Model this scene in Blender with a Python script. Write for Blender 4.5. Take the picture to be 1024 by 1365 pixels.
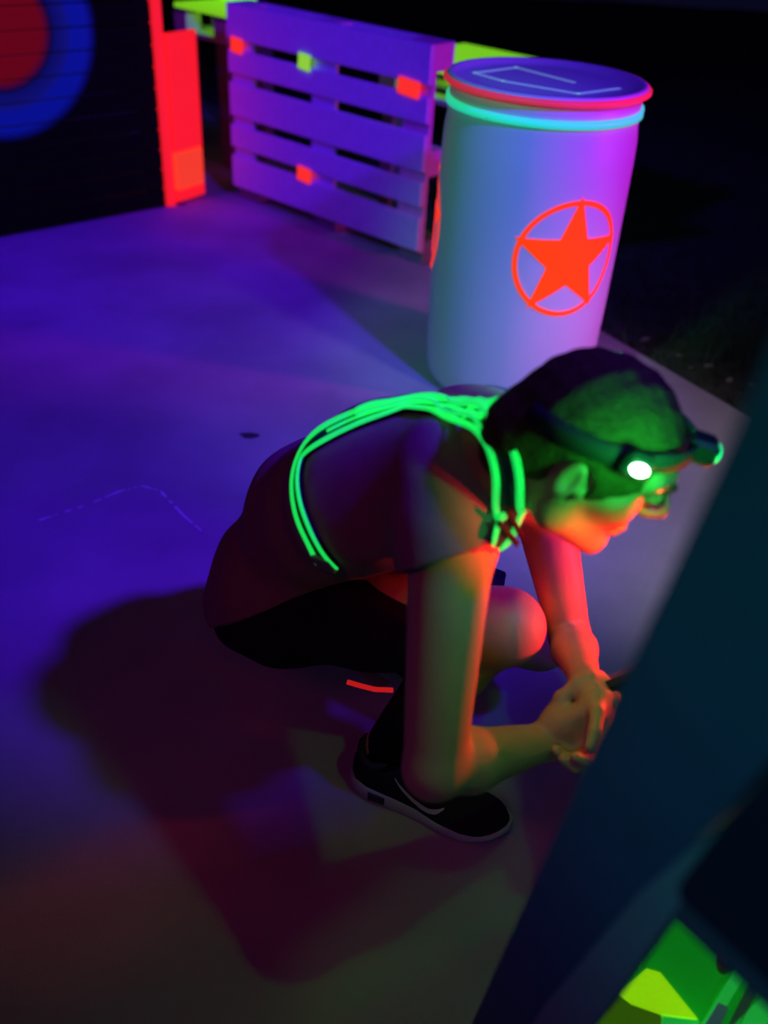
import bpy, bmesh, math, random
import numpy as np
from mathutils import Vector, Matrix
from mathutils.bvhtree import BVHTree

# ------------------------------------------------------------------ camera
for o in list(bpy.data.objects): bpy.data.objects.remove(o)
S = bpy.context.scene
COL = S.collection
F, CX, CY, H = 1250., 512., 682.5, 1.47
PITCH = math.radians(35.4); ROLL = -math.atan2(112, 1758)
FW = np.array([0, math.cos(PITCH), -math.sin(PITCH)])
_r0 = np.array([1., 0, 0]); _u0 = np.cross(_r0, FW)
RT = math.cos(ROLL)*_r0 - math.sin(ROLL)*_u0
UP = math.sin(ROLL)*_r0 + math.cos(ROLL)*_u0
CAM = np.array([0, 0, H])
cd = bpy.data.cameras.new('camera'); cam = bpy.data.objects.new('camera', cd); COL.objects.link(cam)
cd.sensor_fit = 'VERTICAL'; cd.sensor_height = 36; cd.lens = F/1365*36
cam.matrix_world = Matrix([[RT[0], UP[0], -FW[0], 0], [RT[1], UP[1], -FW[1], 0], [RT[2], UP[2], -FW[2], H], [0, 0, 0, 1]])
cd.clip_start = .05
cd.dof.use_dof = True; cd.dof.focus_distance = 1.75; cd.dof.aperture_fstop = 1.9
S.camera = cam

# ------------------------------------------------------------------ world, lamps, exposure
w = bpy.data.worlds.new('night'); S.world = w; w.use_nodes = True
w.node_tree.nodes['Background'].inputs[0].default_value = (.02, .02, .10, 1)
w.node_tree.nodes['Background'].inputs[1].default_value = .12
S.view_settings.view_transform = 'Standard'; S.view_settings.look = 'None'
S.view_settings.gamma = 1; S.view_settings.use_curve_mapping = False
S.view_settings.exposure = 0
def lamp(name, kind, loc, target, col, watts, size=.1, cone=90, blend=.5):
    d = bpy.data.lights.new(name, kind); d.color = col; d.energy = watts
    o = bpy.data.objects.new(name, d); COL.objects.link(o); o.location = loc
    if kind == 'SPOT': d.spot_size = math.radians(cone); d.spot_blend = blend; d.shadow_soft_size = size
    elif kind == 'AREA': d.size = size
    else: d.shadow_soft_size = size
    if target is not None:
        o.rotation_euler = (Vector(target)-Vector(loc)).to_track_quat('-Z', 'Y').to_euler()
    return o
VIOLET = (.085, .006, 1.); MAGENTA = (1., .02, .80); RED = (1., .025, .03)
lamp('violet_blacklight', 'SPOT', (1.56, .42, 2.9), (-1.2, 3.2, 0), VIOLET, 640, .10, 56, .8)
lamp('violet_blacklight_far', 'SPOT', (-2.6, 2.4, 2.6), (-.9, 4.3, .2), VIOLET, 200, .15, 62, .8)
lamp('magenta_lamp', 'SPOT', (2.3, 2.2, .95), (.25, 3.2, .55), MAGENTA, 95, .1, 46, .6)
lamp('red_lamp', 'SPOT', (.80, .45, .72), (.135, 1.02, .78), RED, 75, .03, 15, .7)
lamp('dim_red_lamp', 'SPOT', (-.9, -.6, 2.5), (-.05, 1.25, 0), (1., .02, .42), 13, .2, 34, .9)
lamp('aqua_lamp', 'SPOT', (-.9, .6, 2.0), (.22, 2.9, .4), (.12, .80, .40), 90, .1, 26, .8)
lamp('lilac_lamp', 'SPOT', (1.5, 1.45, 1.2), (.72, 2.3, 0), (.66, .62, .68), 44, .1, 60, .8)
lamp('teal_fill', 'SPOT', (-1.1, -.7, 2.2), (.28, .36, 1.12), (.02, .60, .42), 34, .2, 22, .9)  # added fill from behind the camera, tints the upper foreground plank
lamp('navy_fill', 'SPOT', (-.5, -1.1, 2.1), (.30, .44, .72), (.08, .14, 1.), 18, .2, 25, .9)  # added blue fill, no known lamp; lifts the lower foreground plank

# ------------------------------------------------------------------ pixel helpers
def ray(x, y): return FW + (x-CX)/F*RT - (y-CY)/F*UP
def at(x, y, depth): return CAM + depth*ray(x, y)
def onz(x, y, z=0.):
    d = ray(x, y); return CAM + (z-H)/d[2]*d

# ------------------------------------------------------------------ materials
MATS = {}
def mat(name, col, rough=.6, emit=0., emit_col=None, noise=0., scale=20., bump=0., spec=.3, metal=0., bscale=None):
    if name in MATS: return MATS[name]
    m = bpy.data.materials.new(name); m.use_nodes = True; nt = m.node_tree; b = nt.nodes['Principled BSDF']
    b.inputs['Base Color'].default_value = (*col, 1); b.inputs['Roughness'].default_value = rough
    b.inputs['Specular IOR Level'].default_value = spec; b.inputs['Metallic'].default_value = metal
    if emit: b.inputs['Emission Color'].default_value = (*(emit_col or col), 1); b.inputs['Emission Strength'].default_value = emit
    if noise or bump:
        tc = nt.nodes.new('ShaderNodeTexCoord'); n = nt.nodes.new('ShaderNodeTexNoise')
        n.inputs['Scale'].default_value = scale; n.inputs['Detail'].default_value = 6
        nt.links.new(tc.outputs['Object'], n.inputs['Vector'])
        if noise:
            r = nt.nodes.new('ShaderNodeMix'); r.data_type = 'RGBA'
            r.inputs['A'].default_value = (*[c*(1-noise) for c in col], 1); r.inputs['B'].default_value = (*[min(1, c*(1+noise)) for c in col], 1)
            nt.links.new(n.outputs['Fac'], r.inputs['Factor']); nt.links.new(r.outputs['Result'], b.inputs['Base Color'])
        if bump:
            n2 = n
            if bscale:
                n2 = nt.nodes.new('ShaderNodeTexNoise'); n2.inputs['Scale'].default_value = bscale; n2.inputs['Detail'].default_value = 5
                nt.links.new(tc.outputs['Object'], n2.inputs['Vector'])
            bp = nt.nodes.new('ShaderNodeBump'); bp.inputs['Strength'].default_value = bump; bp.inputs['Distance'].default_value = .01
            nt.links.new(n2.outputs['Fac'], bp.inputs['Height']); nt.links.new(bp.outputs['Normal'], b.inputs['Normal'])
    MATS[name] = m; return m

# ------------------------------------------------------------------ object helpers
def link(name, me, m=None, parent=None, smooth=False):
    if m is not None and not me.materials: me.materials.append(m)
    o = bpy.data.objects.new(name, me); COL.objects.link(o)
    if parent is not None: o.parent = parent
    if smooth:
        for p in me.polygons: p.use_smooth = True
    return o
def tag(o, label=None, cat=None, group=None, kind=None):
    if label: o['label'] = label
    if cat: o['category'] = cat
    if group: o['group'] = group
    if kind: o['kind'] = kind
    return o
def empty(name, loc=(0, 0, 0), rz=0.):
    o = bpy.data.objects.new(name, None); COL.objects.link(o); o.location = loc; o.rotation_euler = (0, 0, rz); o.empty_display_size = .1
    return o
def pyd(name, v, f, m=None, parent=None, smooth=False):
    me = bpy.data.meshes.new(name); me.from_pydata([tuple(map(float, p)) for p in v], [], f); me.validate(); me.update()
    bm = bmesh.new(); bm.from_mesh(me); bmesh.ops.recalc_face_normals(bm, faces=bm.faces); bm.to_mesh(me); bm.free()
    return link(name, me, m, parent, smooth)
def box_mesh(size, bevel=.003, name='box'):
    bm = bmesh.new(); bmesh.ops.create_cube(bm, size=1)
    bmesh.ops.scale(bm, vec=size, verts=bm.verts)
    if bevel: bmesh.ops.bevel(bm, geom=bm.edges[:], offset=bevel, segments=1, affect='EDGES')
    me = bpy.data.meshes.new(name); bm.to_mesh(me); bm.free(); return me
def box(name, c, size, m, parent=None, rot=(0, 0, 0), bevel=.003):
    o = link(name, box_mesh(size, bevel, name), m, parent); o.location = c; o.rotation_euler = rot; return o
def prism(name, poly, offs, m, parent=None):
    """polygon (list of 3-D points) extruded by vector offs"""
    n = len(poly); v = [np.array(p) for p in poly] + [np.array(p)+np.array(offs) for p in poly]
    f = [tuple(range(n)), tuple(range(2*n-1, n-1, -1))] + [(i, (i+1) % n, n+(i+1) % n, n+i) for i in range(n)]
    return pyd(name, v, f, m, parent)
def lathe(name, prof, m, parent=None, seg=64, loc=(0, 0, 0)):
    v = []; f = []
    for i in range(seg):
        a = 2*math.pi*i/seg
        for r, z in prof: v.append((r*math.cos(a), r*math.sin(a), z))
    n = len(prof)
    for i in range(seg):
        j = (i+1) % seg
        for k in range(n-1): f.append((i*n+k, j*n+k, j*n+k+1, i*n+k+1))
    o = pyd(name, v, f, m, parent, True); o.location = loc; return o
def tube(name, pts, r, m, parent=None, seg=8, cap=True):
    pts = [np.array(p, float) for p in pts]; v = []; f = []; n = len(pts)
    rr = r if hasattr(r, '__len__') else [r]*n
    t0 = pts[1]-pts[0]; ref = np.array([0, 0, 1.]) if abs(t0[2]) < .9*np.linalg.norm(t0) else np.array([1., 0, 0])
    a = np.cross(t0, ref); a /= np.linalg.norm(a)
    for i in range(n):
        t = pts[min(i+1, n-1)]-pts[max(i-1, 0)]; t /= np.linalg.norm(t)
        a = a-(a@t)*t; a /= np.linalg.norm(a); b = np.cross(t, a)
        for k in range(seg):
            q = 2*math.pi*k/seg; v.append(pts[i]+rr[i]*(a*math.cos(q)+b*math.sin(q)))
    for i in range(n-1):
        for k in range(seg): f.append((i*seg+k, i*seg+(k+1) % seg, (i+1)*seg+(k+1) % seg, (i+1)*seg+k))
    if cap: f += [tuple(range(seg)), tuple(range((n-1)*seg, n*seg))]
    return pyd(name, v, f, m, parent, True)

# ================================================================== THE SETTING
def concrete():
    m = bpy.data.materials.new('concrete'); m.use_nodes = True; nt = m.node_tree; b = nt.nodes['Principled BSDF']
    tc = nt.nodes.new('ShaderNodeTexCoord'); L = nt.links
    n1 = nt.nodes.new('ShaderNodeTexNoise'); n1.inputs['Scale'].default_value = 2.2; n1.inputs['Detail'].default_value = 7
    n2 = nt.nodes.new('ShaderNodeTexNoise'); n2.inputs['Scale'].default_value = 160; n2.inputs['Detail'].default_value = 3
    r = nt.nodes.new('ShaderNodeValToRGB'); r.color_ramp.elements[0].color = (.30, .30, .32, 1); r.color_ramp.elements[1].color = (.46, .45, .47, 1)
    r.color_ramp.elements[0].position = .35; r.color_ramp.elements[1].position = .7
    bp = nt.nodes.new('ShaderNodeBump'); bp.inputs['Strength'].default_value = .25; bp.inputs['Distance'].default_value = .004
    for n in (n1, n2): L.new(tc.outputs['Object'], n.inputs['Vector'])
    L.new(n1.outputs['Fac'], r.inputs['Fac']); L.new(r.outputs['Color'], b.inputs['Base Color'])
    L.new(n2.outputs['Fac'], bp.inputs['Height']); L.new(bp.outputs['Normal'], b.inputs['Normal'])
    b.inputs['Roughness'].default_value = .75; b.inputs['Specular IOR Level'].default_value = .25
    return m
# slab edge runs from the far left to the right of the picture
E0 = onz(300, 150); E1 = onz(1024, 570); ed = (E1-E0)/np.linalg.norm(E1-E0)
Ea = E0-ed*6; Eb = E1+ed*3.5
slab = [Ea, Eb, np.array([3.2, -3., 0]), np.array([-6., -3., 0]), np.array([-6., Ea[1], 0])]
fl = prism('floor', slab, (0, 0, -.12), concrete()); tag(fl, 'pale concrete slab floor under the arena props', None, None, 'structure')
soil = mat('soil', (.09, .10, .08), .95, noise=.7, scale=14, bump=.9, bscale=45, spec=.1)
v = []; f = []; N = 70; rs = np.random.RandomState(3)
for j in range(N+1):
    for i in range(N+1):
        x = -9+18*i/N; y = -1+15*j/N; v.append((x, y, -.07+.03*rs.rand()))
for j in range(N):
    for i in range(N): a = j*(N+1)+i; f.append((a, a+1, a+N+2, a+N+1))
gr = pyd('ground', v, f, soil, None, True); tag(gr, 'dark rough earth beyond the concrete slab', None, None, 'structure')

# grass along the slab edge: uncountable
random.seed(5); v = []; f = []
nrm = np.array([-ed[1], ed[0], 0]);
if nrm[1] < 0: nrm = -nrm
for k in range(2600):
    s = random.uniform(3.0, 7.5); q = abs(random.gauss(0, .55))+.03
    p = E0+ed*s+nrm*q; hgt = random.uniform(.03, .10); a = random.uniform(0, 6.28); wd = .004
    dx = np.array([math.cos(a), math.sin(a), 0]); tip = p+np.array([random.gauss(0, .03), random.gauss(0, .03), hgt-.05])
    p = p+np.array([0, 0, -.06]); i = len(v)
    v += [p-dx*wd, p+dx*wd, tip]; f.append((i, i+1, i+2))
go = pyd('grass', v, f, mat('grass', (.07, .10, .05), .8)); tag(go, 'short sparse grass on the dark earth along the slab edge', 'grass', None, 'stuff')

# dry leaves lying at the slab edge
leafm = mat('dry_leaf', (.25, .25, .2), .7)
def leaf_mesh(seed):
    r = random.Random(seed); L = .05; pts = []
    for i in range(7):
        t = i/6; wv = .016*math.sin(math.pi*t)**.8; pts.append((L*(t-.5), wv, .006*math.sin(3*t+seed)+.008))
    v = [p for p in pts]+[(p[0], -p[1], p[2]+.004) for p in pts]+[(p[0], 0, p[2]-.004) for p in pts]
    f = [(i, i+1, 15+i, 14+i) for i in range(6)]+[(7+i, 14+i, 15+i, 8+i) for i in range(6)]
    me = bpy.data.meshes.new('dry_leaf'); me.from_pydata(v, [], f); me.materials.append(leafm); return me
for k, (px, py) in enumerate(((905, 476), (921, 492), (944, 489), (972, 508), (1004, 515), (860, 455))):
    p = onz(px, py); o = link('dry_leaf', leaf_mesh(k)); o.location = (p[0], p[1], .0 if k in (1, 2) else .0); o.rotation_euler = (0, 0, k*1.3)
    o.scale = (.55+.07*k,)*3
    tag(o, 'small pale dry leaf lying along the slab edge behind the head', 'leaf', 'dry leaves along the slab edge')

# faint pale line on the floor, bent like a roof
pts = [onz(*q) for q in ((52, 694), (120, 672), (160, 655), (190, 648), (214, 655), (245, 688), (276, 714))]
rr = random.Random(2); v = []; f = []
fine = []
for a, b in zip(pts[:-1], pts[1:]):
    for t in np.linspace(0, 1, 9)[:-1]: fine.append(a+(b-a)*t)
for i, p in enumerate(fine):
    d = fine[min(i+1, len(fine)-1)]-fine[max(i-1, 0)]; d /= np.linalg.norm(d); n = np.array([-d[1], d[0], 0]); wd = rr.uniform(.001, .0042)
    v += [p+n*wd+(0, 0, .0012), p-n*wd+(0, 0, .0012)]
for i in range(len(fine)-1):
    if rr.random() < .8: f.append((2*i, 2*i+1, 2*i+3, 2*i+2))
tag(pyd('chalk_line', v, f, mat('pale_line_tone', (.75, .75, .78), .9)), 'faint pale line bent like a roof on the floor', 'floor marking')
p = onz(333, 581); v = []
for k in range(9):
    a = k*6.283/9; v.append((p[0]+(.03+.008*math.sin(3*a))*math.cos(a), p[1]+.018*math.sin(a), .001))
tag(pyd('floor_stain', v, [tuple(range(9))], mat('stain', (.05, .05, .06), .8)), 'small dark stain on the floor behind the lower back', 'floor marking')

# ================================================================== DARK TARGET WALL AND RED BOARDS
wa = np.array([-1.729, 3.919, 0]); wb = np.array([-1.103, 4.492, 0]); wd = (wb-wa)/np.linalg.norm(wb-wa); wn = np.array([wd[1], -wd[0], 0])
WANG = math.atan2(wd[1], wd[0])
def target_mat(cx, cz):
    m = bpy.data.materials.new('dark_board_roundel'); m.use_nodes = True; nt = m.node_tree; b = nt.nodes['Principled BSDF']; L = nt.links
    tc = nt.nodes.new('ShaderNodeTexCoord'); mp = nt.nodes.new('ShaderNodeVectorMath'); mp.operation = 'SUBTRACT'
    ob = empty_ref
    tc.object = ob
    mp.inputs[1].default_value = (cx, 0, cz); L.new(tc.outputs['Object'], mp.inputs[0])
    ml = nt.nodes.new('ShaderNodeVectorMath'); ml.operation = 'MULTIPLY'; ml.inputs[1].default_value = (1, 0, 1); L.new(mp.outputs[0], ml.inputs[0])
    ln = nt.nodes.new('ShaderNodeVectorMath'); ln.operation = 'LENGTH'; L.new(ml.outputs[0], ln.inputs[0])
    r = nt.nodes.new('ShaderNodeValToRGB'); L.new(ln.outputs['Value'], r.inputs['Fac']); cr = r.color_ramp
    cr.elements[0].position = 0; cr.elements[0].color = (.50, .008, .01, 1); cr.elements[1].position = 1; cr.elements[1].color = (.004, .002, .004, 1)
    for pos, c in ((.185, (.50, .008, .01, 1)), (.225, (.008, .008, .05, 1)), (.235, (.015, .02, .12, 1)), (.29, (.02, .03, .2, 1)), (.31, (.01, .03, .30, 1)), (.375, (.01, .03, .30, 1)), (.42, (.004, .002, .004, 1))):
        e = cr.elements.new(pos); e.color = c
    L.new(r.outputs['Color'], b.inputs['Base Color']); b.inputs['Roughness'].default_value = .9; b.inputs['Specular IOR Level'].default_value = .05
    L.new(r.outputs['Color'], b.inputs['Emission Color']); b.inputs['Emission Strength'].default_value = .16
    return m
wall = empty('target_wall', wb, WANG); empty_ref = wall
bpy.context.view_layer.update()
# roundel centre: pixel (-5,40) met with the wall plane
d = ray(-5, 40); t = ((wb-CAM)@wn)/(d@wn); rc = CAM+t*d; rcx = (rc-wb)@wd
tm = target_mat(rcx, rc[2])
tag(wall, 'dark boarded wall with a red and blue painted roundel', 'wall panel')
bh = .088; me = box_mesh((2.6, .022, bh-.006), .004, 'board')
me.materials.append(tm)
for k in range(22):
    o = link('board', me, None, wall); o.location = (-1.3-.037, .018, .045+bh*k)
for x in (-2.5, -1.3, -.08): box('stud', (x, .045, .98), (.05, .045, 1.94), mat('dark_wood', (.02, .016, .02), .8), wall)
redm = mat('fluorescent_red', (.95, .03, .02), .6, .75, (1., .012, .01), noise=.25, scale=9)
orgm = mat('fluorescent_orange', (1., .12, .02), .6, .7, (1., .06, .008), noise=.25, scale=9)
box('edge_trim', (-.012, .012, .98), (.045, .04, 1.95), redm, wall)
# lower red board standing beside the wall end
ba = np.array([-1.085, 4.50, 0]); bb = np.array([-.992, 4.655, 0]); bd = (bb-ba); L_ = np.linalg.norm(bd); bd /= L_
post = empty('red_board', (ba+bb)/2, math.atan2(bd[1], bd[0])); tag(post, 'short fluorescent red and orange board standing at the dark wall end', 'board')
box('upper_plank', (0, 0, .50), (L_, .03, .50), redm, post); box('lower_plank', (0, 0, .16), (L_, .03, .17), orgm, post)
box('foot_plank', (0, 0, .047), (L_, .03, .05), redm, post); box('foot', (-L_/2+.03, .02, .011), (.035, .06, .022), mat('dark_wood2', (.25, .05, .10), .8), post, bevel=.002)

# ================================================================== UPRIGHT PALLET
woodw = mat('white_painted_wood', (.72, .70, .78), .65, noise=.12, scale=30, bump=.15, bscale=60)
woodlit = mat('magenta_lit_wood', (.75, .45, .55), .7, noise=.2, scale=30)  # magenta light on the right end of the pallet, put into the wood colour
woodd = mat('raw_dark_wood', (.26, .23, .20), .85, noise=.4, scale=25, bump=.3)
tapeR = mat('fluorescent_tape_red', (1., .06, .02), .5, .9, (1., .03, .01)); tapeG = mat('fluorescent_tape_green', (.55, 1., .05), .5, .6, (.35, 1., .02))
pa = np.array([-.845, 4.665, 0]); pb_ = np.array([.0, 3.945, 0]); pdv = (pb_-pa); PL = 1.2; pdv /= np.linalg.norm(pdv); pb_ = pa+pdv*PL
PANG = math.atan2(pdv[1], pdv[0])
pal = empty('upright_pallet', (pa+pb_)/2, PANG)
tag(pal, 'white wooden pallet standing on edge with red and green tape in its gaps', 'pallet')
# local: x along, +y back, z up ; front face at y=0
z = .068; hs = (.145, .100, .145, .100, .145); gap = .041; zs = []
for h in hs: zs.append((z, h)); z += h+gap
for (z0, h) in zs: box('deck_board', (0, .011, z0+h/2), (PL, .022, h), woodw, pal, bevel=.004)
top = zs[-1][0]+zs[-1][1]
for x in (-.528, 0, .528):
    box('cross_board', (x, .033, (top+.055)/2+.0), (.145, .021, top-.055), woodw if x < .5 else woodlit, pal)
    for zc in (.0+.051, .42, top-.05):
        box('block', (x, .083, zc), (.145, .078, .10), woodd if zc < .1 else (woodlit if x > .5 else woodw), pal)
for zc in (.05, .42, top-.05): box('base_board', (0, .133, zc), (PL, .022, .10), woodd if zc < .1 else woodw, pal)
def gapz(i): return zs[i][0]+zs[i][1]+gap/2
for x, i, m, w_ in ((-.53, 3, tapeR, .075), (-.09, 3, tapeG, .07), (.50, 3, tapeR, .11), (-.09+.0, 0, tapeR, .085)):
    t = box('tape', (x, -.003, gapz(i)), (w_, .010, .062), m, pal, rot=(0, .08, 0), bevel=.002); t['label'] = 'fluorescent tape patch'

# ================================================================== PLATFORMS BEHIND THE PALLET
ygm = mat('fluorescent_yellow_green', (.45, 1., .05), .6, .55, (.30, 1., .01), noise=.35, scale=7)
PFR = np.array([.14, 4.25, 0]); back = np.array([.66, .75, 0]); back /= np.linalg.norm(back)
def platform(cx, wx, zt, dp, label):
    c = PFR-pdv*cx+back*dp/2
    r = empty('pallet_platform', c, PANG); tag(r, label, 'platform', 'green topped platforms behind the pallet')
    nb = 7; st = dp/nb
    for k in range(nb): box('deck_board', (0, -dp/2+st*(k+.5), zt-.011), (wx, st-.008, .022), ygm, r)
    for x in (-wx/2+.05, wx/2-.05):
        box('stringer', (x, 0, zt-.033), (.10, dp, .022), woodd, r)
        for y in (-dp/2+.05, dp/2-.05):
            box('block', (x, y, zt-.082), (.10, .10, .076), woodw, r); box('leg', (x, y, (zt-.142)/2), (.07, .07, zt-.142), woodd, r)
    for y in (-dp/2+.05, 0, dp/2-.05): box('base_board', (0, y, zt-.131), (wx, .10, .022), woodw, r)
    return r
pf = platform(1.63, .42, .75, .34, 'yellow-green topped platform between the red board and the pallet')
box('back_board', (-.07, .15, .88), (.28, .02, .26), ygm, pf)
platform(.13, .50, .72, .6, 'yellow-green topped platform between the pallet and the drum')

# ================================================================== DRUM
BC = np.array([.39, 2.94]); BR = .288
drum = empty('drum', (BC[0], BC[1], 0)); tag(drum, 'white plastic drum with red star emblem and glowing rim', 'drum')
plast = mat('white_plastic', (.62, .60, .61), .45, spec=.4)
lathe('body', [(0, .004), (.25, .004), (.268, .012), (.276, .035), (.283, .1), (.287, .3), (.288, .5), (.287, .74), (.285, .80), (.279, .845), (.278, .90), (.278, .935), (0, .935)], plast, drum, 72)
rim = mat('fluorescent_rim', (1., .10, .10), .4, .45, (1., .02, .03))
lathe('clamp_ring', [(.277, .929), (.294, .930), (.299, .934), (.299, .941), (.294, .946), (.277, .946)], rim, drum, 72)
lathe('lid', [(0, .942), (.2, .942), (.262, .942), (.268, .952), (.284, .953), (.290, .947), (.286, .938), (0, .936)], plast, drum, 72)
lathe('green_band', [(.2785, .872), (.2870, .872), (.2870, .893), (.2785, .893)], mat('fluorescent_aqua', (.1, .9, .55), .5, .55, (.02, .9, .45)), drum, 72)
# line drawn on the lid
mk = mat('pale_green_paint', (.55, .9, .75), .6, .15)
lp = [onz(*q, .943)-np.array([BC[0], BC[1], 0]) for q in ((769, 110), (684, 88), (622, 96), (664, 108), (776, 127), (836, 119))]
lp = [np.array([p[0]*.9, p[1]*.9, .9425]) for p in lp]
for k in range(5):
    a, b = lp[k], lp[k+1]; d = (b-a)/np.linalg.norm(b-a); n = np.array([-d[1], d[0], 0])*.006
    prism('paint_line', [a-n-d*.004, b-n+d*.004, b+n+d*.004, a+n-d*.004], (0, 0, .0012), mk, drum)
# star in ring emblem, wrapped round the drum
def emblem(az, zc, rad, tilt, name='star_emblem'):
    bm = bmesh.new()
    def vert(s, zz): 
        a = az+s/BR; r = BR+.0022
        return (r*math.cos(a), r*math.sin(a), zc+zz)
    V = []; Fc = []
    # star: fan of fine strips from centre
    P = []
    for k in range(10):
        a = math.pi/2+tilt+k*math.pi/5; r = rad*1.10 if k % 2 == 0 else rad*.45
        P.append(np.array([r*math.cos(a), r*math.sin(a)]))
    n = 8
    for k in range(10):
        a, b = P[k], P[(k+1) % 10]; base = len(V)
        idx = {}
        for i in range(n+1):
            for j in range(i+1):
                q = a*(i-j)/n+b*j/n; idx[(i, j)] = len(V); V.append(vert(*q))
        for i in range(n):
            for j in range(i+1):
                Fc.append((idx[(i, j)], idx[(i+1, j)], idx[(i+1, j+1)]))
                if j < i: Fc.append((idx[(i, j)], idx[(i+1, j+1)], idx[(i, j+1)]))
    M = 90; base = len(V)
    for k in range(M):
        a = 2*math.pi*k/M
        for r in (rad*.945, rad*1.03): V.append(vert(r*math.cos(a), r*math.sin(a)))
    for k in range(M):
        j = (k+1) % M; Fc.append((base+2*k, base+2*j, base+2*j+1, base+2*k+1))
    o = pyd(name, V, Fc, mat('fluorescent_star', (1., .06, .0), .5, .9, (1., .035, .0)), drum); o['label'] = 'red five-pointed star in a ring'
    return o
emblem(math.radians(-68.5), .512, .168, -.03); emblem(math.radians(-198), .512, .168, -.03)

# ================================================================== SIGNED-DISTANCE SCULPTING
class Field:
    def __init__(s, lo, hi, h):
        s.lo = np.array(lo, np.float32); s.h = h; s.n = np.ceil((np.array(hi)-np.array(lo))/h).astype(int)+1
        s.D = np.full(tuple(s.n), .08, np.float32)
    def box(s, lo, hi):
        a = np.clip(np.floor((np.array(lo)-s.lo)/s.h).astype(int), 0, s.n-1); b = np.clip(np.ceil((np.array(hi)-s.lo)/s.h).astype(int)+1, 1, s.n)
        sl = tuple(slice(i, j) for i, j in zip(a, b))
        g = [s.lo[k]+s.h*np.arange(a[k], b[k], dtype=np.float32) for k in range(3)]
        return sl, g
    def comb(s, sl, d, k, mode='add'):
        A = s.D[sl]
        if mode == 'add':
            hh = np.maximum(k-np.abs(A-d), 0)/k; s.D[sl] = np.minimum(A, d)-hh*hh*k*.25
        else:
            d = -d; hh = np.maximum(k-np.abs(A-d), 0)/k; s.D[sl] = np.maximum(A, d)+hh*hh*k*.25
    def rc(s, a, b, r1, r2, k=.02, mode='add'):
        a = np.array(a, np.float32); b = np.array(b, np.float32); R = max(r1, r2)+k+.02
        sl, g = s.box(np.minimum(a, b)-R, np.maximum(a, b)+R)
        if any(len(q) == 0 for q in g): return
        X, Y, Z = g[0][:, None, None], g[1][None, :, None], g[2][None, None, :]
        ba = b-a; L2 = max(float(ba@ba), 1e-9)
        t = np.clip(((X-a[0])*ba[0]+(Y-a[1])*ba[1]+(Z-a[2])*ba[2])/L2, 0, 1)
        d = np.sqrt((X-a[0]-t*ba[0])**2+(Y-a[1]-t*ba[1])**2+(Z-a[2]-t*ba[2])**2)-(r1+(r2-r1)*t)
        s.comb(sl, d.astype(np.float32), k, mode)
    def ell(s, c, M, rad, k=.02, mode='add'):
        c = np.array(c, np.float32); M = np.array(M, np.float32); rad = np.array(rad, np.float32); R = rad.max()+k+.02
        sl, g = s.box(c-R, c+R)
        X, Y, Z = g[0][:, None, None]-c[0], g[1][None, :, None]-c[1], g[2][None, None, :]-c[2]
        q = [(M[0, i]*X+M[1, i]*Y+M[2, i]*Z) for i in range(3)]
        k0 = np.sqrt(sum((q[i]/rad[i])**2 for i in range(3))); k1 = np.sqrt(sum((q[i]/rad[i]**2)**2 for i in range(3)))+1e-6
        d = np.where(k0 < .15, (k0-1)*rad.min(), k0*(k0-1)/k1)
        s.comb(sl, d.astype(np.float32), k, mode)
    def coords(s):
        g = [s.lo[k]+s.h*np.arange(s.n[k], dtype=np.float32) for k in range(3)]
        return g[0][:, None, None], g[1][None, :, None], g[2][None, None, :]
    def mesh(s, name):
        D = s.D; I = D < 0
        c = I[:-1, :-1, :-1].astype(np.int8)
        tot = np.zeros(c.shape, np.int8)
        for i in (0, 1):
            for j in (0, 1):
                for k in (0, 1): tot += I[i:I.shape[0]-1+i, j:I.shape[1]-1+j, k:I.shape[2]-1+k]
        act = np.argwhere((tot > 0) & (tot < 8)); idm = np.full(tot.shape, -1, np.int32); idm[tuple(act.T)] = np.arange(len(act))
        acc = np.zeros((len(act), 3)); cnt = np.zeros(len(act))
        cor = [(i, j, k) for i in (0, 1) for j in (0, 1) for k in (0, 1)]
        val = {q: D[tuple((act+q).T)].astype(np.float64) for q in cor}
        for q in cor:
            for ax in range(3):
                if q[ax]: continue
                q2 = list(q); q2[ax] = 1; q2 = tuple(q2); a, b = val[q], val[q2]; m = (a < 0) != (b < 0)
                t = np.where(m, a/np.where(m, a-b, 1), 0); p = np.tile(np.array(q, float), (len(act), 1)); p[:, ax] = t
                acc[m] += p[m]; cnt[m] += 1
        V = s.lo+s.h*(act+acc/cnt[:, None])
        Q = []
        for ax in range(3):
            o1, o2 = [k for k in range(3) if k != ax]
            sh = list(I.shape); A = np.take(I, range(sh[ax]-1), ax); B = np.take(I, range(1, sh[ax]), ax)
            e = np.argwhere(A != B); e = e[(e[:, o1] > 0) & (e[:, o2] > 0) & (e[:, o1] < sh[o1]-1) & (e[:, o2] < sh[o2]-1)]
            q = []
            for (u, v_) in ((1, 1), (0, 1), (0, 0), (1, 0)):
                p = e.copy(); p[:, o1] -= u; p[:, o2] -= v_; q.append(idm[tuple(p.T)])
            q = np.stack(q, 1); fl_ = A[tuple(e.T)]
            if ax == 1: fl_ = ~fl_
            q[~fl_] = q[~fl_][:, ::-1]; Q.append(q)
        Q = np.concatenate(Q)
        me = bpy.data.meshes.new(name); me.vertices.add(len(V)); me.vertices.foreach_set('co', V.astype(np.float32).ravel())
        me.loops.add(len(Q)*4); me.loops.foreach_set('vertex_index', Q.astype(np.int32).ravel())
        me.polygons.add(len(Q)); me.polygons.foreach_set('loop_start', np.arange(0, len(Q)*4, 4, dtype=np.int32))
        me.polygons.foreach_set('use_smooth', np.ones(len(Q), bool))
        me.update(calc_edges=True); me.validate(); return me

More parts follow.
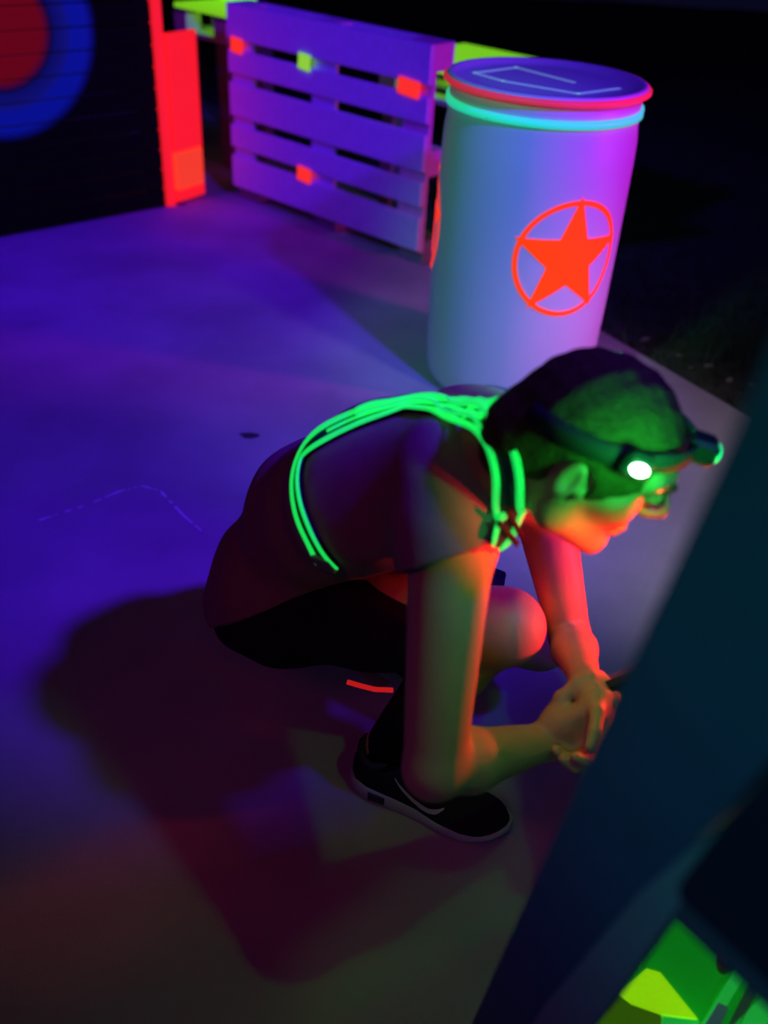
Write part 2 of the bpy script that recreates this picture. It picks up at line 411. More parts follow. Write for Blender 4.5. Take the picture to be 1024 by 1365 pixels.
A3 = lambda *a: np.array(a, float)
def unit(v): v = np.array(v, float); return v/np.linalg.norm(v)
# ------------------------------------------------------------------ pose
hipN, hipF = A3(-.165, 1.25, .375), A3(-.075, 1.42, .355)
kneN, ankN = A3(.202, 1.116, .469), A3(.03, 1.172, .10)
kneF, ankF = A3(.311, 1.345, .24), A3(-.06, 1.40, .14)
shoN, elbN, wriN = A3(.092, .99, .745), A3(.088, .823, .471), at(728, 988, 1.40)
shoF = A3(.240, 1.225, .665); elbF = at(760, 850, 1.575); wriF = at(781, 908, 1.40)
spine = [A3(-.145, 1.345, .43), A3(-.095, 1.285, .545), A3(.025, 1.195, .675), A3(.13, 1.135, .765)]
lat = unit(shoN-shoF)
HP = A3(.226, .962, .897); HS = 1.06
def rotm(yaw, pitch, roll):
    cz, sz, cy, sy, cx, sx = math.cos(yaw), math.sin(yaw), math.cos(pitch), math.sin(pitch), math.cos(roll), math.sin(roll)
    return np.array([[cz, -sz, 0], [sz, cz, 0], [0, 0, 1]])@np.array([[cy, 0, sy], [0, 1, 0], [-sy, 0, cy]])@np.array([[1, 0, 0], [0, cx, -sx], [0, sx, cx]])
HM = rotm(-.207, .43, -.041)
def hd(x, y, z): return HP+HM@(A3(x, y, z)*HS)
def add_torso(Fd, off=0.):
    Fd.rc(hipN, hipF, .10+off, .10+off, .05)
    for h_ in (hipN, hipF): Fd.rc(h_+A3(-.045, .02, -.015), h_+A3(-.025, .01, .03), .082+off, .09+off, .05)
    rr = (.104, .100, .104, .078)
    for i in range(3): Fd.rc(spine[i], spine[i+1], rr[i]+off, rr[i+1]+off, .05)
    for sgn in (-1, 1):
        Fd.rc(spine[1]+lat*.045*sgn, spine[2]+lat*.07*sgn, .086+off, .09+off, .05)
        Fd.rc(spine[2]+lat*.07*sgn, spine[3]+lat*.10*sgn, .09+off, .065+off, .05)
    Fd.rc(spine[3], shoN, .07+off, .058+off, .04); Fd.rc(spine[3], shoF, .07+off, .058+off, .04)
def add_uarm(Fd, off=0., t=1.):
    Fd.rc(shoN, shoN+(elbN-shoN)*t, .058+off, .058+(.041-.058)*t+off, .03); Fd.rc(shoF, shoF+(elbF-shoF)*t, .050+off, .050+(.034-.050)*t+off, .03)

def hand(Fd, wv, fdir, nrm_, sgn, curls, spread=.0, thumb_in=.4, Q=.9):
    """palm, four fingers and a thumb; nrm_ points out of the palm; returns nail spots"""
    f_ = unit(fdir); n_ = unit(nrm_-(nrm_@f_)*f_); s_ = np.cross(f_, n_)*sgn     # s_ towards the thumb side
    lens = np.array(((.044, .026, .021), (.048, .030, .023), (.045, .028, .022), (.035, .021, .019)))*Q; offs = np.array((.030, .010, -.011, -.030))*Q
    for i in range(4):
        kn = wv+f_*(.092-.006*abs(i-1))*Q+s_*offs[i]
        Fd.rc(wv+f_*.008+s_*offs[i]*.62, kn, .0165, .0125, .012)
        ang = 0; p = kn; rad = (.0098, .0092, .0082) if i < 3 else (.0085, .008, .0072)
        for j in range(3):
            ang += curls[j]+.06*i; d_ = f_*math.cos(ang)+n_*math.sin(ang)+s_*offs[i]*spread
            q = p+unit(d_)*lens[i][j]; Fd.rc(p, q, rad[j]+.0006, rad[j]-.0004, .004 if j else .008); p = q
    Fd.rc(wv, wv+f_*.04+s_*.022+n_*.008, .022, .018, .015)
    t0 = wv+f_*.028+s_*.024+n_*.008; t1 = t0+unit(f_*.65+s_*.6+n_*thumb_in)*.036; t2 = t1+unit(f_*.85+s_*.12+n_*thumb_in)*.030; t3 = t2+unit(f_*.9-s_*.15+n_*thumb_in)*.024
    Fd.rc(wv+f_*.045*Q+s_*.020*Q, wv+f_*.068*Q+s_*.028*Q+n_*.004, .015, .011, .012); Fd.rc(t0, wv+f_*.060*Q+s_*.022*Q+n_*.004, .018, .014, .014)
    Fd.rc(t0, t1, .016, .0115, .012); Fd.rc(t1, t2, .011, .0102, .004); Fd.rc(t2, t3, .0102, .0085, .003)

VOX = .0036
B = Field((-.36, .74, -.01), (.47, 1.60, 1.08), VOX)
add_torso(B); add_uarm(B)
for e_, w_, bul in ((elbN, wriN, 1), (elbF, wriF, 1)):
    mid = e_+(w_-e_)*.3; g_ = 1. if e_ is elbN else .82; B.rc(e_, mid, .039*g_, .0435*g_, .014); B.rc(mid, w_, .0435*g_, .0265*g_, .014)
for h_, k_, a_ in ((hipN, kneN, ankN), (hipF, kneF, ankF)):
    B.rc(h_, k_, .088, .060, .02); B.rc(k_, k_+unit(k_-h_)*.008, .057, .055, .02)
    calfd = unit(np.cross(np.cross(k_-h_, a_-k_), a_-k_))
    cm = k_+(a_-k_)*.33
    cm = cm-calfd*.012 if (calfd@(h_-k_)) < 0 else cm+calfd*.012
    B.rc(k_, cm, .050, .056, .02); B.rc(cm, a_, .056, .036, .02)
# feet (inside the shoes)
FD = unit(A3(.276, -.102, 0))
B.rc(ankN, ankN+A3(0, 0, -.055)-FD*.02, .036, .034, .02); B.rc(ankN+A3(0, 0, -.05), ankN+FD*.13+A3(0, 0, -.066), .034, .024, .02)
FDF = unit(A3(.55, .02, -.62))
B.rc(ankF, ankF+unit(A3(-.5, .0, -.6))*.02, .036, .03, .02); B.rc(ankF, ankF+FDF*.11, .034, .026, .02)
# neck and head
NB = spine[3]+A3(.01, -.02, .03)
B.rc(hd(-.028, 0, -.045), NB, .054, .066, .04); B.rc(hd(-.045, 0, -.02), spine[3]+A3(-.03, .03, .03), .045, .06, .04)
B.ell(hd(.004, 0, .030), HM, A3(.088, .074, .079)*HS, .02)
B.ell(hd(.038, 0, -.018), HM, A3(.057, .053, .082)*HS, .03)
for sg in (-1, 1):
    B.rc(hd(.0, .055*sg, -.025), hd(.010, .050*sg, -.060), .020, .018, .02)
    B.rc(hd(.010, .050*sg, -.060), hd(.075, .015*sg, -.086), .017, .016, .02)
    B.rc(hd(.070, .045*sg, .035), hd(.088, .016*sg, .033), .019, .019, .014)
    B.rc(hd(.050, .042*sg, -.006), hd(.066, .032*sg, -.020), .022, .019, .02)
    B.rc(hd(.106, .036*sg, .014), hd(.110, .030*sg, .012), .0145, .0145, .012, 'sub')
B.rc(hd(.072, 0, -.086), hd(.078, 0, -.086), .019, .019, .015)
B.rc(hd(.096, 0, .026), hd(.119, 0, -.012), .0085, .0115, .010)
for sg in (-1, 1): B.rc(hd(.103, .011*sg, -.018), hd(.111, .009*sg, -.016), .0085, .008, .006)
B.rc(hd(.090, -.017, -.046), hd(.090, .017, -.046), .0085, .0085, .008); B.rc(hd(.088, -.015, -.057), hd(.088, .015, -.057), .0085, .0085, .006)
B.rc(hd(.102, -.016, -.0515), hd(.102, .016, -.0515), .0028, .0028, .003, 'sub')
for sg in (-1, 1):    # eyelids and ears
    B.rc(hd(.090, .033*sg, .014), hd(.090, .031*sg, .013), .0125, .0125, .004)
    EM = HM@rotm(.22*sg, .18, 0)
    B.ell(hd(-.008, .080*sg, .0), EM, A3(.0155, .007, .028), .007)
    B.ell(hd(-.006, .087*sg, .003), EM, A3(.0075, .0065, .016), .004, 'sub')
    B.rc(hd(.010, .078*sg, -.004), hd(.011, .078*sg, -.010), .006, .006, .004)
# hands on the tagger
TGD = unit(at(880, 905, 1.44)-at(790, 945, 1.39)); GR = at(786, 966, 1.395); TG = at(822, 930, 1.41)
hand(B, wriN, at(790, 966, 1.365)-wriN, FW*.8+UP*.35, 1, (.55, .85, .6))
hand(B, wriF, at(792, 975, 1.375)-wriF, -RT*.75-FW*.35, -1, (.5, .85, .6))
bme = B.mesh('person')
def skin():
    m = mat('skin', (.52, .31, .17), .5, noise=.12, scale=18, bump=.08, bscale=160, spec=.35)
    b = m.node_tree.nodes['Principled BSDF']; b.inputs['Subsurface Weight'].default_value = .08; b.inputs['Subsurface Radius'].default_value = (.01, .004, .002)
    return m
person = link('person', bme, skin())
tag(person, 'person crouching beside the drum in t-shirt and dark shorts, both hands together', 'person')

# ------------------------------------------------------------------ clothing
def cloth_from(Fd, name, m, parent): return link(name, Fd.mesh(name), m, parent)
T = Field((-.38, .82, .26), (.40, 1.58, .95), .0045)
add_torso(T, .017); add_uarm(T, .018, .80)
X, Y, Z = T.coords()
T.D += .0035*np.sin(38*X+22*Z+3*np.sin(14*Y))*np.clip((.72-Z)/.25, 0, 1)+.0022*np.sin(55*Y-47*Z+2*np.sin(21*X))
hA, hB = at(278, 835, 1.72), at(450, 778, 1.50); hn = unit(np.cross(unit(hB-hA), lat)); hn = hn if hn[2] > 0 else -hn
pl = (X-hA[0])*hn[0]+(Y-hA[1])*hn[1]+(Z-hA[2])*hn[2]+.002*np.sin(30*X+18*Y)
T.D = np.maximum(T.D, -pl)                                   # hem
nn = unit(hd(-.02, 0, -.05)-spine[2]); nc = spine[3]+nn*.062
sn_ = (X-nc[0])*nn[0]+(Y-nc[1])*nn[1]+(Z-nc[2])*nn[2]
rn_ = np.sqrt(np.maximum((X-nc[0])**2+(Y-nc[1])**2+(Z-nc[2])**2-sn_**2, 0))
T.D = np.where(rn_ < .095, np.maximum(T.D, sn_), T.D)   # collar
for a, b in ((shoN, elbN), (shoF, elbF)):                    # open sleeve ends
    d = unit(unit(b-a)-(.45*RT if a is shoN else 0)); L0 = np.linalg.norm(b-a)*(.66 if a is shoN else .55); s_ = (X-a[0])*d[0]+(Y-a[1])*d[1]+(Z-a[2])*d[2]
    rr = np.sqrt(np.maximum((X-a[0])**2+(Y-a[1])**2+(Z-a[2])**2-s_**2, 0))
    T.D = np.where(rr < .12, np.maximum(T.D, s_-L0), T.D)
    d = unit(b-a); T.rc(a+d*(L0-.02), a+d*(L0+.09), .054, .060, .004, 'sub')
shirtm = mat('tshirt_cloth', (.30, .17, .22), .9, noise=.15, scale=40, bump=.2, bscale=300, spec=.1)
shirt = cloth_from(T, 'tshirt', shirtm, person); shirt['label'] = 'dark plum-grey short-sleeved t-shirt'
Sh = Field((-.40, 1.02, .04), (.36, 1.60, .66), .005)
Sh.rc(hipN, hipF, .110, .110, .05)
for h_ in (hipN, hipF): Sh.rc(h_+A3(-.045, .02, -.015), h_+A3(-.025, .01, .03), .091, .097, .05)
Sh.rc(spine[0], spine[1], .112, .108, .05)
for h_, k_ in ((hipN, kneN), (hipF, kneF)): Sh.rc(h_, h_+(k_-h_)*.80, .106, .090, .03)
X, Y, Z = Sh.coords()
Sh.D += .003*np.sin(40*X-25*Z+2*np.sin(19*Y))+.002*np.sin(60*Y+33*X)
Sh.D = np.maximum(Sh.D, Z-.49)
for h_, k_ in ((hipN, kneN), (hipF, kneF)):
    d = unit(k_-h_); L0 = np.linalg.norm(k_-h_)*.74; s_ = (X-h_[0])*d[0]+(Y-h_[1])*d[1]+(Z-h_[2])*d[2]
    rr = np.sqrt(np.maximum((X-h_[0])**2+(Y-h_[1])**2+(Z-h_[2])**2-s_**2, 0))
    Sh.D = np.where(rr < .16, np.maximum(Sh.D, s_-L0), Sh.D)
shorts = cloth_from(Sh, 'shorts', mat('shorts_cloth', (.018, .02, .032), .9, noise=.2, scale=50, bump=.2, bscale=300, spec=.1), person); shorts['label'] = 'dark navy shorts'
# hair
c = HP; Hf = Field(c-.17, c+.17, .003)
Hf.ell(hd(.003, 0, .032), HM, A3(.096, .082, .087)*HS, .01)
X, Y, Z = Hf.coords(); lx, ly, lz = [((X-HP[0])*HM[0, i]+(Y-HP[1])*HM[1, i]+(Z-HP[2])*HM[2, i])/HS for i in range(3)]
Hf.D += .0012*np.sin(170*lx+60*lz)*np.sin(160*ly+90*lz)
Hf.rc(hd(-.055, 0, -.02), hd(-.045, 0, -.055), .058, .050, .03)
hl = lz-(-.068+.9*np.maximum(lx+.03, 0)+.25*np.maximum(lx-.04, 0)*8*np.clip(1-np.abs(ly)/.06, 0, 1)*.3)
ear = np.sqrt((lx+.004)**2+(lz+.002)**2)-.025
Hf.D = np.maximum(Hf.D, -hl*HS); Hf.D = np.where(np.abs(ly) > .05, np.maximum(Hf.D, -ear), Hf.D)
hair = cloth_from(Hf, 'hair', mat('hair', (.10, .085, .02), .75, noise=.5, scale=120, bump=.8, bscale=220, spec=.2), person); hair['label'] = 'short dark cropped hair'
for sg in (-1, 1):
    e = link('eye', bpy.data.meshes.new('eye'), mat('eye_dark', (.05, .04, .035), .2), person)
    bm = bmesh.new(); bmesh.ops.create_uvsphere(bm, u_segments=12, v_segments=8, radius=.0085); bm.to_mesh(e.data); bm.free(); e.location = hd(.0975, .033*sg, .0125)
    tube('eyebrow', [hd(.092, .048*sg, .030), hd(.103, .034*sg, .034), hd(.108, .016*sg, .029)], (.002, .0038, .0032), mat('brow', (.03, .025, .02), .9), person, 6)

# ------------------------------------------------------------------ sneakers
def sneaker(origin, M, label):
    st = np.linspace(0, 1, 25); LN = .305
    r = empty('sneaker'); r.parent = person; r['label'] = label
    r.matrix_local = Matrix([[*M[0], origin[0]], [*M[1], origin[1]], [*M[2], origin[2]], [0, 0, 0, 1]])
    def half(t): return np.interp(t, [0, .04, .12, .25, .45, .62, .75, .86, .94, 1], [.012, .027, .036, .0375, .037, .045, .049, .045, .033, .010])
    def cen(t): return np.interp(t, [0, .3, .6, .8, 1], [0, .0, -.004, .0, .008])
    def ht(t): return np.interp(t, [0, .05, .12, .26, .34, .42, .55, .7, .85, .95, 1], [.075, .105, .112, .100, .108, .100, .082, .068, .060, .050, .030])
    def solez(t): return np.interp(t, [0, .06, .5, .75, 1], [.012, .002, .0, .0, .016])
    def solet(t): return np.interp(t, [0, .3, .6, .85, 1], [.040, .036, .027, .023, .032])
    # midsole
    def loft(name, rings, m):
        v = []; f = []; K = len(rings[0])
        for R in rings: v += R
        for i in range(len(rings)-1):
            for k in range(K): f.append((i*K+k, i*K+(k+1) % K, (i+1)*K+(k+1) % K, (i+1)*K+k))
        f += [tuple(range(K)), tuple(range((len(rings)-1)*K, len(rings)*K))]
        return pyd(name, v, f, m, r, True)
    rings = []
    for t in st:
        h_ = half(t)+.003; c_ = cen(t); z0 = solez(t); z1 = solet(t); x = -.004+(LN+.008)*t
        rings.append([(x, c_-h_*.93, z0), (x, c_-h_, z0+.006), (x, c_-h_*.98, z1-.003), (x, c_-h_*.9, z1), (x, c_+h_*.9, z1), (x, c_+h_*.98, z1-.003), (x, c_+h_, z0+.006), (x, c_+h_*.93, z0)])
    mid = loft('midsole', rings, mat('midsole_rubber', (.42, .46, .46), .6)); mid['label'] = 'pale grey midsole'
    K = 16; rings = []
    def yprof(t, z):     # outer half width at height z
        zb = solet(t)-.008; u = np.clip((z-zb)/max(ht(t)-zb, 1e-3), 0, 1); return half(t)*(1-u**2.6)**(1/2.2)*(1+.04*math.sin(math.pi*u))
    for t in st:
        zb = solet(t)-.008; R = []
        for k in range(K):
            a = math.pi*k/(K-1); cs, sn = math.cos(a), math.sin(a); u = abs(sn)**.85
            z = zb+(ht(t)-zb)*u; y = yprof(t, z)*(1 if cs > 0 else -1) if 0 < k < K-1 else half(t)*(1 if k == 0 else -1)
            R.append((LN*t, cen(t)+y, z))
        rings.append(R)
    up = loft('upper', rings, mat('sneaker_knit', (.014, .014, .02), .85, bump=.3, bscale=400, scale=200, spec=.2))
    # collar
    pts = []
    for k in range(21):
        a = 2*math.pi*k/20; tx = .15+.105*math.cos(a); pts.append((LN*tx, .034*math.sin(a), .106+.008*math.cos(2*a)))
    tube('collar', pts, .008, mat('collar_foam', (.02, .02, .026), .9), r, 8)
    for i, t in enumerate((.40, .46, .52, .58, .64)):
        z = ht(t)+.001; tube('lace', [(LN*t, cen(t)-.024, z-.012), (LN*t+.002, cen(t)-.010, z), (LN*t+.002, cen(t)+.010, z), (LN*t, cen(t)+.024, z-.012)], .0028, mat('lace', (.03, .03, .04), .8), r, 6)
    # hooked stroke mark on both flanks: tail towards the heel, hook towards the toe
    lo_ = [(.30, .083), (.36, .066), (.43, .050), (.49, .0425), (.54, .042), (.585, .047), (.63, .060)]
    hi_ = [(.30, .085), (.37, .071), (.44, .058), (.50, .053), (.54, .0525), (.575, .056), (.63, .063)]
    for sg in (-1, 1):
        v = []; f = []
        for row in (lo_, hi_):
            for i in range(len(row)-1):
                for q in np.linspace(0, 1, 5)[:-1]:
                    t = row[i][0]+(row[i+1][0]-row[i][0])*q; z = row[i][1]+(row[i+1][1]-row[i][1])*q
                    v.append((LN*t, cen(t)+sg*(yprof(t, z)+.0022), z))
            t, z = row[-1]; v.append((LN*t, cen(t)+sg*(yprof(t, z)+.0022), z))
        n = len(v)//2; f = [(i, i+1, n+i+1, n+i) for i in range(n-1)]
        o = pyd('side_mark', v, f, mat('shoe_mark', (.5, .55, .53), .6), r); o['label'] = 'pale curved swoosh on the flank'
    for sg in (-1, 1):
        t = .20; box('heel_window', (LN*t, cen(t)+sg*(half(t)+.0025), .019), (.034, .006, .020), mat('heel_window', (.03, .03, .04), .5), r, bevel=.002)
    return r
shoe_side = A3(-FD[1], FD[0], 0)
sneaker(A3(-.037, 1.136, 0)+shoe_side*.042-FD*.002, np.stack([FD, shoe_side, A3(0, 0, 1)], 1), 'black knit sneaker flat on the floor')
fd = unit(A3(.80, .03, -.50)); sd = unit(np.cross(A3(0, 0, 1), fd)); ud = np.cross(fd, sd)
far = sneaker(A3(-.105, 1.40, .165), np.stack([fd, sd, ud], 1), 'sneaker tucked under the seat with a red lit strip')
rs_ = [at(463, 909, 1.66), at(480, 914, 1.655), at(500, 919, 1.65), at(524, 920, 1.645)]
so = tube('sock', [ankN+A3(0, 0, -.02), ankN+(kneN-ankN)*.12, ankN+(kneN-ankN)*.28, ankN+(kneN-ankN)*.45], (.045, .046, .054, .062), mat('shin_black', (.012, .014, .014), .95, spec=.1), person, 20); so['label'] = 'black tube round the ankle and lower shin'  # plain black tube from the ankle to mid-shin
# ------------------------------------------------------------------ headband with light pods
hb = empty('headband', tuple(HP)); tag(hb, 'dark elastic headband with glowing green light pods worn on the head', 'headband')
def rel(p, root): return np.array(p)-np.array(root.location)
def ring(a, dz=0., ex=0.):
    x = .004+(.099+ex)*math.cos(a); y = (.0885+ex)*math.sin(a); return hd(x, y, .050+.24*x+dz)
v = []; f = []; n = 64
for k in range(n):
    a = 2*math.pi*k/n
    for dz, ex in ((-.011, -.004), (-.011, 0), (.011, -.004), (.011, -.008)): v.append(rel(ring(a, dz, ex), hb))
for k in range(n):
    j = (k+1) % n
    for q in range(4): f.append((4*k+q, 4*j+q, 4*j+(q+1) % 4, 4*k+(q+1) % 4))
pyd('strap', v, f, mat('elastic_black', (.03, .035, .035), .85), hb, True)
podm = mat('pod_shell', (.02, .03, .03), .4); led = mat('green_led', (.2, 1., .4), .3, 25., (.05, 1., .22)); ledw = mat('green_led_hot', (.6, 1., .7), .3, 60., (.25, 1., .35))
glowm = mat('green_lens', (.05, .9, .35), .3, 1.2, (.02, 1., .25))
for i, a in enumerate((.0, -math.radians(72), math.radians(95))):
    c0 = ring(a, 0, .004); out = unit(ring(a, 0, .05)-c0); upv = unit(HM[:, 2]-(HM[:, 2]@out)*out); sid = np.cross(upv, out)
    M = Matrix([[*np.array([sid[k], upv[k], out[k]]), 0] for k in range(3)]+[[0, 0, 0, 1]])
    for r in range(3): M[r][3] = rel(c0, hb)[r]
    p = link('light_pod', box_mesh((.036, .030, .034 if i == 0 else .018), .005, 'light_pod'), podm, hb); p.matrix_local = M
    bm = bmesh.new(); bmesh.ops.create_uvsphere(bm, u_segments=16, v_segments=10, radius=.5); bmesh.ops.scale(bm, vec=(.030, .022, .012) if i == 0 else (.022, .014, .009), verts=bm.verts)
    me = bpy.data.meshes.new('lens'); bm.to_mesh(me); bm.free()
    l = link('lens', me, glowm if i == 0 else ledw, p, True); l.location = (0, 0, .0175 if i == 0 else .0095)
    if i != 0:
        g = lamp('headband_led', 'POINT', tuple(c0+out*.068+HM[:, 2]*.022), None, (.02, 1., .13), 1.35 if i == 1 else .8, .012)

# ------------------------------------------------------------------ sling with bright edges, laid on the shirt
dg = bpy.context.evaluated_depsgraph_get()
def bvh(*obs):
    V = []; P = []
    for o in obs:
        b = len(V); V += [v.co.copy() for v in o.data.vertices]; P += [tuple(b+i for i in p.vertices) for p in o.data.polygons]
    return BVHTree.FromPolygons(V, P)
BV = bvh(shirt, person)
def hit(px, py):
    d = Vector(ray(px, py)).normalized(); h_ = BV.ray_cast(Vector(CAM), d)
    if h_[0] is None:
        best = None      # just off the outline: take the nearest skin point to the ray
        for t in np.linspace(.9, 2.0, 60):
            p = Vector(CAM)+d*float(t); q = BV.find_nearest(p)
            if best is None or q[3] < best[0]: best = (q[3], q[0], q[1])
        return np.array(best[1]), np.array(best[2])
    return np.array(h_[0]), np.array(h_[1])
def smooth(P, it=8):
    P = np.array(P, float)
    for _ in range(it): P[1:-1] = (P[:-2]+2*P[1:-1]+P[2:])/4
    return P
def path_on_body(px, off, n=70):
    px = np.array(px, float); s = np.concatenate([[0], np.cumsum(np.linalg.norm(np.diff(px, axis=0), axis=1))])
    u = np.linspace(0, s[-1], n); xs = np.interp(u, s, px[:, 0]); ys = np.interp(u, s, px[:, 1])
    q = np.stack([xs, ys], 1); q = smooth(q, 6); P = []; N = []
    for x, y in q:
        p, nn_ = hit(x, y); P.append(p); N.append(nn_)
    P = smooth(P, 10); N = smooth(N, 10); N /= np.linalg.norm(N, axis=1)[:, None]
    return P+N*off, N
sl_px = [(440, 748), (420, 715), (405, 680), (399, 640), (408, 602), (440, 580), (480, 562), (520, 551), (555, 543), (590, 548), (625, 553), (655, 560), (672, 585), (683, 625), (684, 660), (674, 694), (656, 722)]
P, N = path_on_body(sl_px, .006, 110)
sling = empty('sling', tuple(P[0])); tag(sling, 'webbing sling with bright green edges looped over the back and shoulder', 'sling')
def ribbon(name, P, N, a, b, m, lift=0., thick=.0025, i0=0, i1=None, wob=0.):
    i1 = len(P) if i1 is None else i1; v = []; f = []
    for i in range(i0, i1):
        t = P[min(i+1, len(P)-1)]-P[max(i-1, 0)]; t /= np.linalg.norm(t); s_ = np.cross(N[i], t); s_ /= np.linalg.norm(s_)
        w0 = wob*math.sin(i*.45)
        for q, l in ((a, lift), (b, lift), (b, lift+thick), (a, lift+thick)): v.append(rel(P[i]+s_*(q+w0)+N[i]*l, sling))
    n = i1-i0
    for i in range(n-1):
        for q in range(4): f.append((4*i+q, 4*i+(q+1) % 4, 4*i+4+(q+1) % 4, 4*i+4+q))
    f += [(0, 1, 2, 3), (4*n-4, 4*n-3, 4*n-2, 4*n-1)]
    return pyd(name, v, f, m, sling, True)
neon = mat('fluorescent_green', (.05, .95, .25), .5, .75, (.01, 1., .12)); web = mat('webbing_dark', (.02, .05, .09), .9)
ribbon('webbing', P, N, -.019, .019, web)
for a, b in ((-.020, -.012), (.011, .020)): ribbon('bright_edge', P, N, a, b, neon, .0025, .003)
ribbon('bright_core', P, N, -.002, .002, neon, .0025, .003, 36, 84)
# bunched second layer over the upper back
P2 = P[44:80]+N[44:80]*.010; N2 = N[44:80]
for a, b in ((-.012, -.006), (.004, .010)): ribbon('fold', P2, N2, a, b, neon, .0, .003, 0, None, .004)
for i in (52, 53, 76): pass
P3, N3 = path_on_body([(632, 553), (655, 549), (675, 552), (690, 556)], .010, 30)
for a, b in ((-.014, -.007), (-.002, .003), (.008, .014)): ribbon('neck_fold', P3, N3, a, b, neon, .0, .003, 0, None, .003)
# slider buckle on the chest and end clip at the waist
def clip(name, i, w_, l_, th, m, lift):
    t = P[min(i+1, len(P)-1)]-P[max(i-1, 0)]; t /= np.linalg.norm(t); s_ = np.cross(N[i], t); s_ /= np.linalg.norm(s_); n_ = np.cross(t, s_); c0 = rel(P[i]+N[i]*lift, sling)
    o = link(name, box_mesh((l_, w_, th), .002, name), m, sling); o.matrix_local = Matrix([[t[k], s_[k], n_[k], c0[k]] for k in range(3)]+[[0, 0, 0, 1]]); return o
for i in (103, 106): clip('slider_bar', i, .052, .008, .006, mat('buckle', (.02, .02, .02), .4), .010)
clip('end_clip', 1, .034, .030, .010, mat('clip_grey', (.22, .26, .26), .4), .004)

# ------------------------------------------------------------------ tagger in the hands
tg = empty('tagger', tuple(TG)); tag(tg, 'dark toy tagger gun held in both hands in front of the knees', 'toy gun')
tx = TGD; tz = unit(A3(0, -.2, 1)-(A3(0, -.2, 1)@tx)*tx); ty = np.cross(tz, tx)
TM = Matrix([[tx[k], ty[k], tz[k], TG[k]] for k in range(3)]+[[0, 0, 0, 1]]); tg.matrix_world = TM
gm = mat('tagger_shell', (.03, .06, .05), .5); gm2 = mat('tagger_dark', (.015, .02, .02), .5)
box('receiver', (.03, 0, .015), (.20, .045, .055), gm, tg, bevel=.010)
tube('barrel', [(.11, 0, .02), (.20, 0, .02), (.22, 0, .02)], (.019, .019, .024), gm2, tg, 14)
gl = np.array(TM.inverted()@Vector(GR)); tube('grip', [gl*0+A3(-.045, 0, 0), (gl+A3(-.045, 0, 0))*.5, gl, gl*1.35], (.017, .017, .017, .018), gm2, tg, 12)
box('fore_grip', (.075, 0, -.025), (.032, .030, .06), gm2, tg, bevel=.008)
box('sight_rail', (.03, 0, .048), (.13, .016, .014), gm2, tg, bevel=.003)

tip = np.array(TM@Vector((.232, 0, .02)))
bm = bmesh.new(); bmesh.ops.create_uvsphere(bm, u_segments=14, v_segments=8, radius=.017); me = bpy.data.meshes.new('added_red_tip'); bm.to_mesh(me); bm.free()
rl_ = link('added_red_tip', me, mat('added_red_glow', (1., .1, .1), .3, 6., (1., .02, .02)), tg, True); rl_.location = (.222, 0, .02)  # made-up glowing tip, gives the added red light a body
lamp('added_red_light', 'SPOT', tuple(tip+A3(.0, .0, .035)), (.18, 1.08, .66), RED, 12, .015, 120, .5)  # red light on the player; its source on the tagger is made up
# red lit strip on the heel of the far sneaker
inv = far.matrix_local.inverted()
tube('red_strip', [np.array(inv@Vector(p)) for p in rs_], .0045, mat('red_strip', (1., .05, .03), .5, .45, (1., .02, .02)), far, 8)

# ================================================================== FOREGROUND BARRICADE
du = unit(ray(459, 1749)); dv = unit(ray(-673, -206)); fn = unit(np.cross(du, dv)); fn = fn if fn@FW > 0 else -fn
FP0 = CAM+.85*ray(700, 1150)
def pp(x, y, extra=0.):
    d = ray(x, y); t = ((FP0+fn*extra-CAM)@fn)/(d@fn); return CAM+t*d
def to_floor(p): return p+du*((p[2])/(-du[2]))
bar = empty('barricade', (.17, .69, 0)); tag(bar, 'dark leaning timber barricade in the blurred foreground', 'barricade')
def rl(P_): return [np.array(p)-np.array(bar.location) for p in P_]
darkb = mat('dark_blue_paint', (.08, .12, .20), .7, noise=.2, scale=12); greyp = mat('grey_green_paint', (.30, .36, .35), .6, noise=.15, scale=15)
up_l = pp(1055, 400)-du*.05; lo_l = to_floor(pp(640, 1340))
prism('wide_plank', rl([up_l, pp(640, 1340), lo_l, to_floor(pp(720, 1345)), pp(720, 1345), pp(845, 1195), pp(948, 1105), pp(1100, 930), pp(1300, 700)-du*.02]), fn*.025, darkb, bar)
prism('frame_strip', rl([pp(962, 1100, .004), pp(840, 1195, .004), pp(715, 1345, .004), to_floor(pp(715, 1345, .004)), to_floor(pp(797, 1365, .004)), pp(797, 1360, .004), pp(905, 1208, .004)]), fn*.03, greyp, bar)
prism('dark_panel', rl([pp(1120, 910, .002), pp(962, 1100, .002), pp(905, 1180, .002), pp(905, 1196, .002), pp(918, 1210, .002), pp(1110, 1392, .002), pp(1350, 1392, .002), pp(1350, 700, .002)]), fn*.02, mat('dark_navy_panel', (.02, .02, .045), .8), bar)
prism('cross_rail', rl([pp(905, 1190, .006), pp(897, 1222, .006), pp(1090, 1412, .006), pp(1115, 1392, .006)]), fn*.03, mat('rail_wood', (.14, .12, .15), .8), bar)

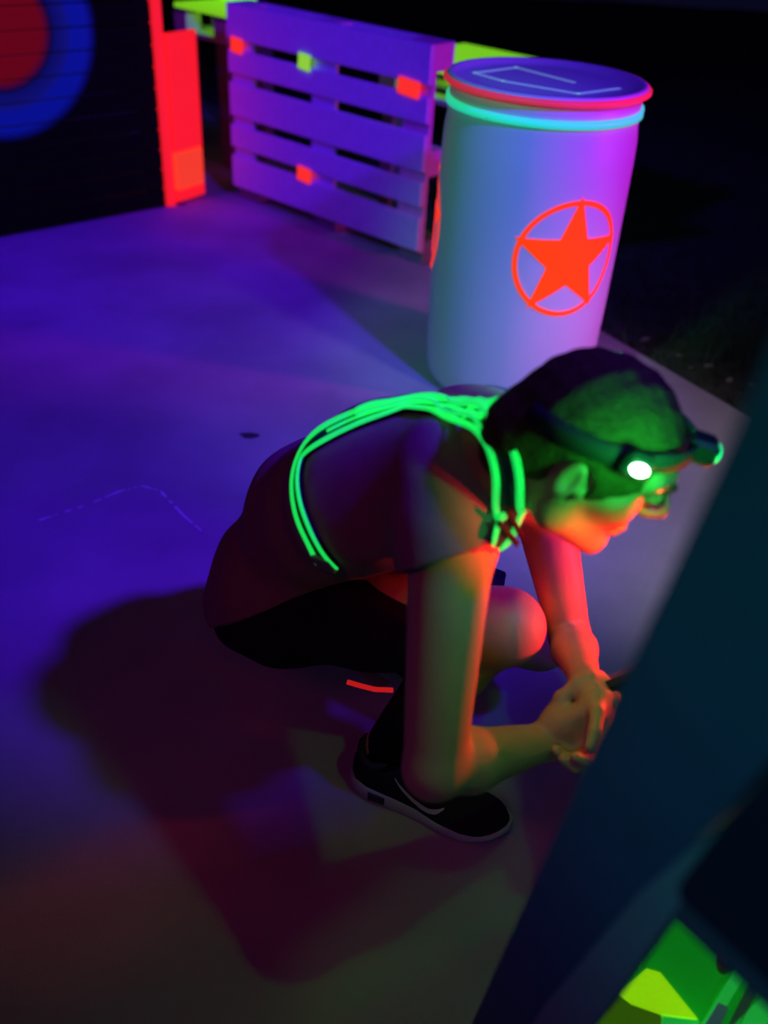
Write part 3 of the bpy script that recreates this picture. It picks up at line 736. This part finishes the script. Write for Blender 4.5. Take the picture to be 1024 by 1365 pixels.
# ================================================================== GREEN CRATE BELOW THE BARRICADE
gz = .16
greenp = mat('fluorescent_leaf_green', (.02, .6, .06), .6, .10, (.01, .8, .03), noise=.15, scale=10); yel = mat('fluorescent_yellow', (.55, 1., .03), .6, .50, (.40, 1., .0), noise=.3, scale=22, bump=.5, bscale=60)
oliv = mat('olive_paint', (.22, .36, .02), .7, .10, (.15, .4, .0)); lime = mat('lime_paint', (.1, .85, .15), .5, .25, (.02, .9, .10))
q = [onz(*p_, gz) for p_ in ((905, 1228), (985, 1310), (930, 1400), (790, 1400), (800, 1345))]
cr0 = onz(900, 1330, 0)
crate = empty('green_crate', (cr0[0], cr0[1], 0)); tag(crate, 'green and yellow painted crate glowing below the foreground barricade', 'crate')
def rk(P_): return [np.array(p)-np.array(crate.location) for p in P_]
dn = A3(0, 0, -1)
prism('green_top', rk([onz(*p_, gz) for p_ in ((900, 1222), (990, 1306), (975, 1330), (935, 1400), (850, 1420), (760, 1400), (800, 1360))]), dn*.02, greenp, crate)
prism('yellow_sheet', rk([onz(*p_, gz+.012) for p_ in ((827, 1322), (862, 1291), (880, 1296), (930, 1358), (880, 1352), (842, 1338))]), dn*.01, yel, crate)
prism('olive_sheet', rk([onz(*p_, gz+.012) for p_ in ((825, 1326), (842, 1339), (882, 1353), (880, 1420), (770, 1420), (790, 1370))]), dn*.01, oliv, crate)
prism('lime_strip', rk([onz(*p_, gz+.012) for p_ in ((883, 1354), (932, 1360), (930, 1420), (884, 1420))]), dn*.01, lime, crate)
prism('side_panel', rk([onz(*p_, gz-.021) for p_ in ((903, 1228), (984, 1306), (930, 1398), (850, 1415), (770, 1398), (805, 1358))]), dn*(gz-.021), greenp, crate)
for k, (a, b, c_, d_, m) in enumerate((((983, 1287), (995, 1298), (950, 1372), (934, 1366), lime), ((1003, 1303), (1014, 1312), (985, 1372), (968, 1372), mat('dull_batten', (.2, .3, .22), .6)), ((1022, 1322), (1050, 1350), (1020, 1400), (978, 1366), lime))):
    prism('batten', rk([onz(*p_, gz+.05) for p_ in (a, b, c_, d_)]), dn*.03, m, crate)
prism('batten_side', rk([onz(*p_, gz+.045) for p_ in ((995, 1297), (1003, 1305), (965, 1378), (948, 1372))]), dn*.03, greenp, crate)
prism('pale_label', rk([onz(*p_, gz+.053) for p_ in ((958, 1336), (972, 1343), (958, 1372), (940, 1366))]), dn*.002, mat('pale_blue_label', (.45, .55, .75), .5), crate)
kc = onz(963, 1292, gz+.035)-np.array(crate.location)
kb = lathe('knob', [(0, .03), (.010, .029), (.014, .022), (.012, .012), (.008, .0), (0, 0)], mat('dark_red_knob', (.25, .01, .03), .4), crate, 20, kc)
prism('batten_base', rk([onz(*p_, gz+.0195) for p_ in ((975, 1280), (1060, 1352), (1020, 1410), (932, 1372))]), dn*(gz+.0195), greenp, crate)
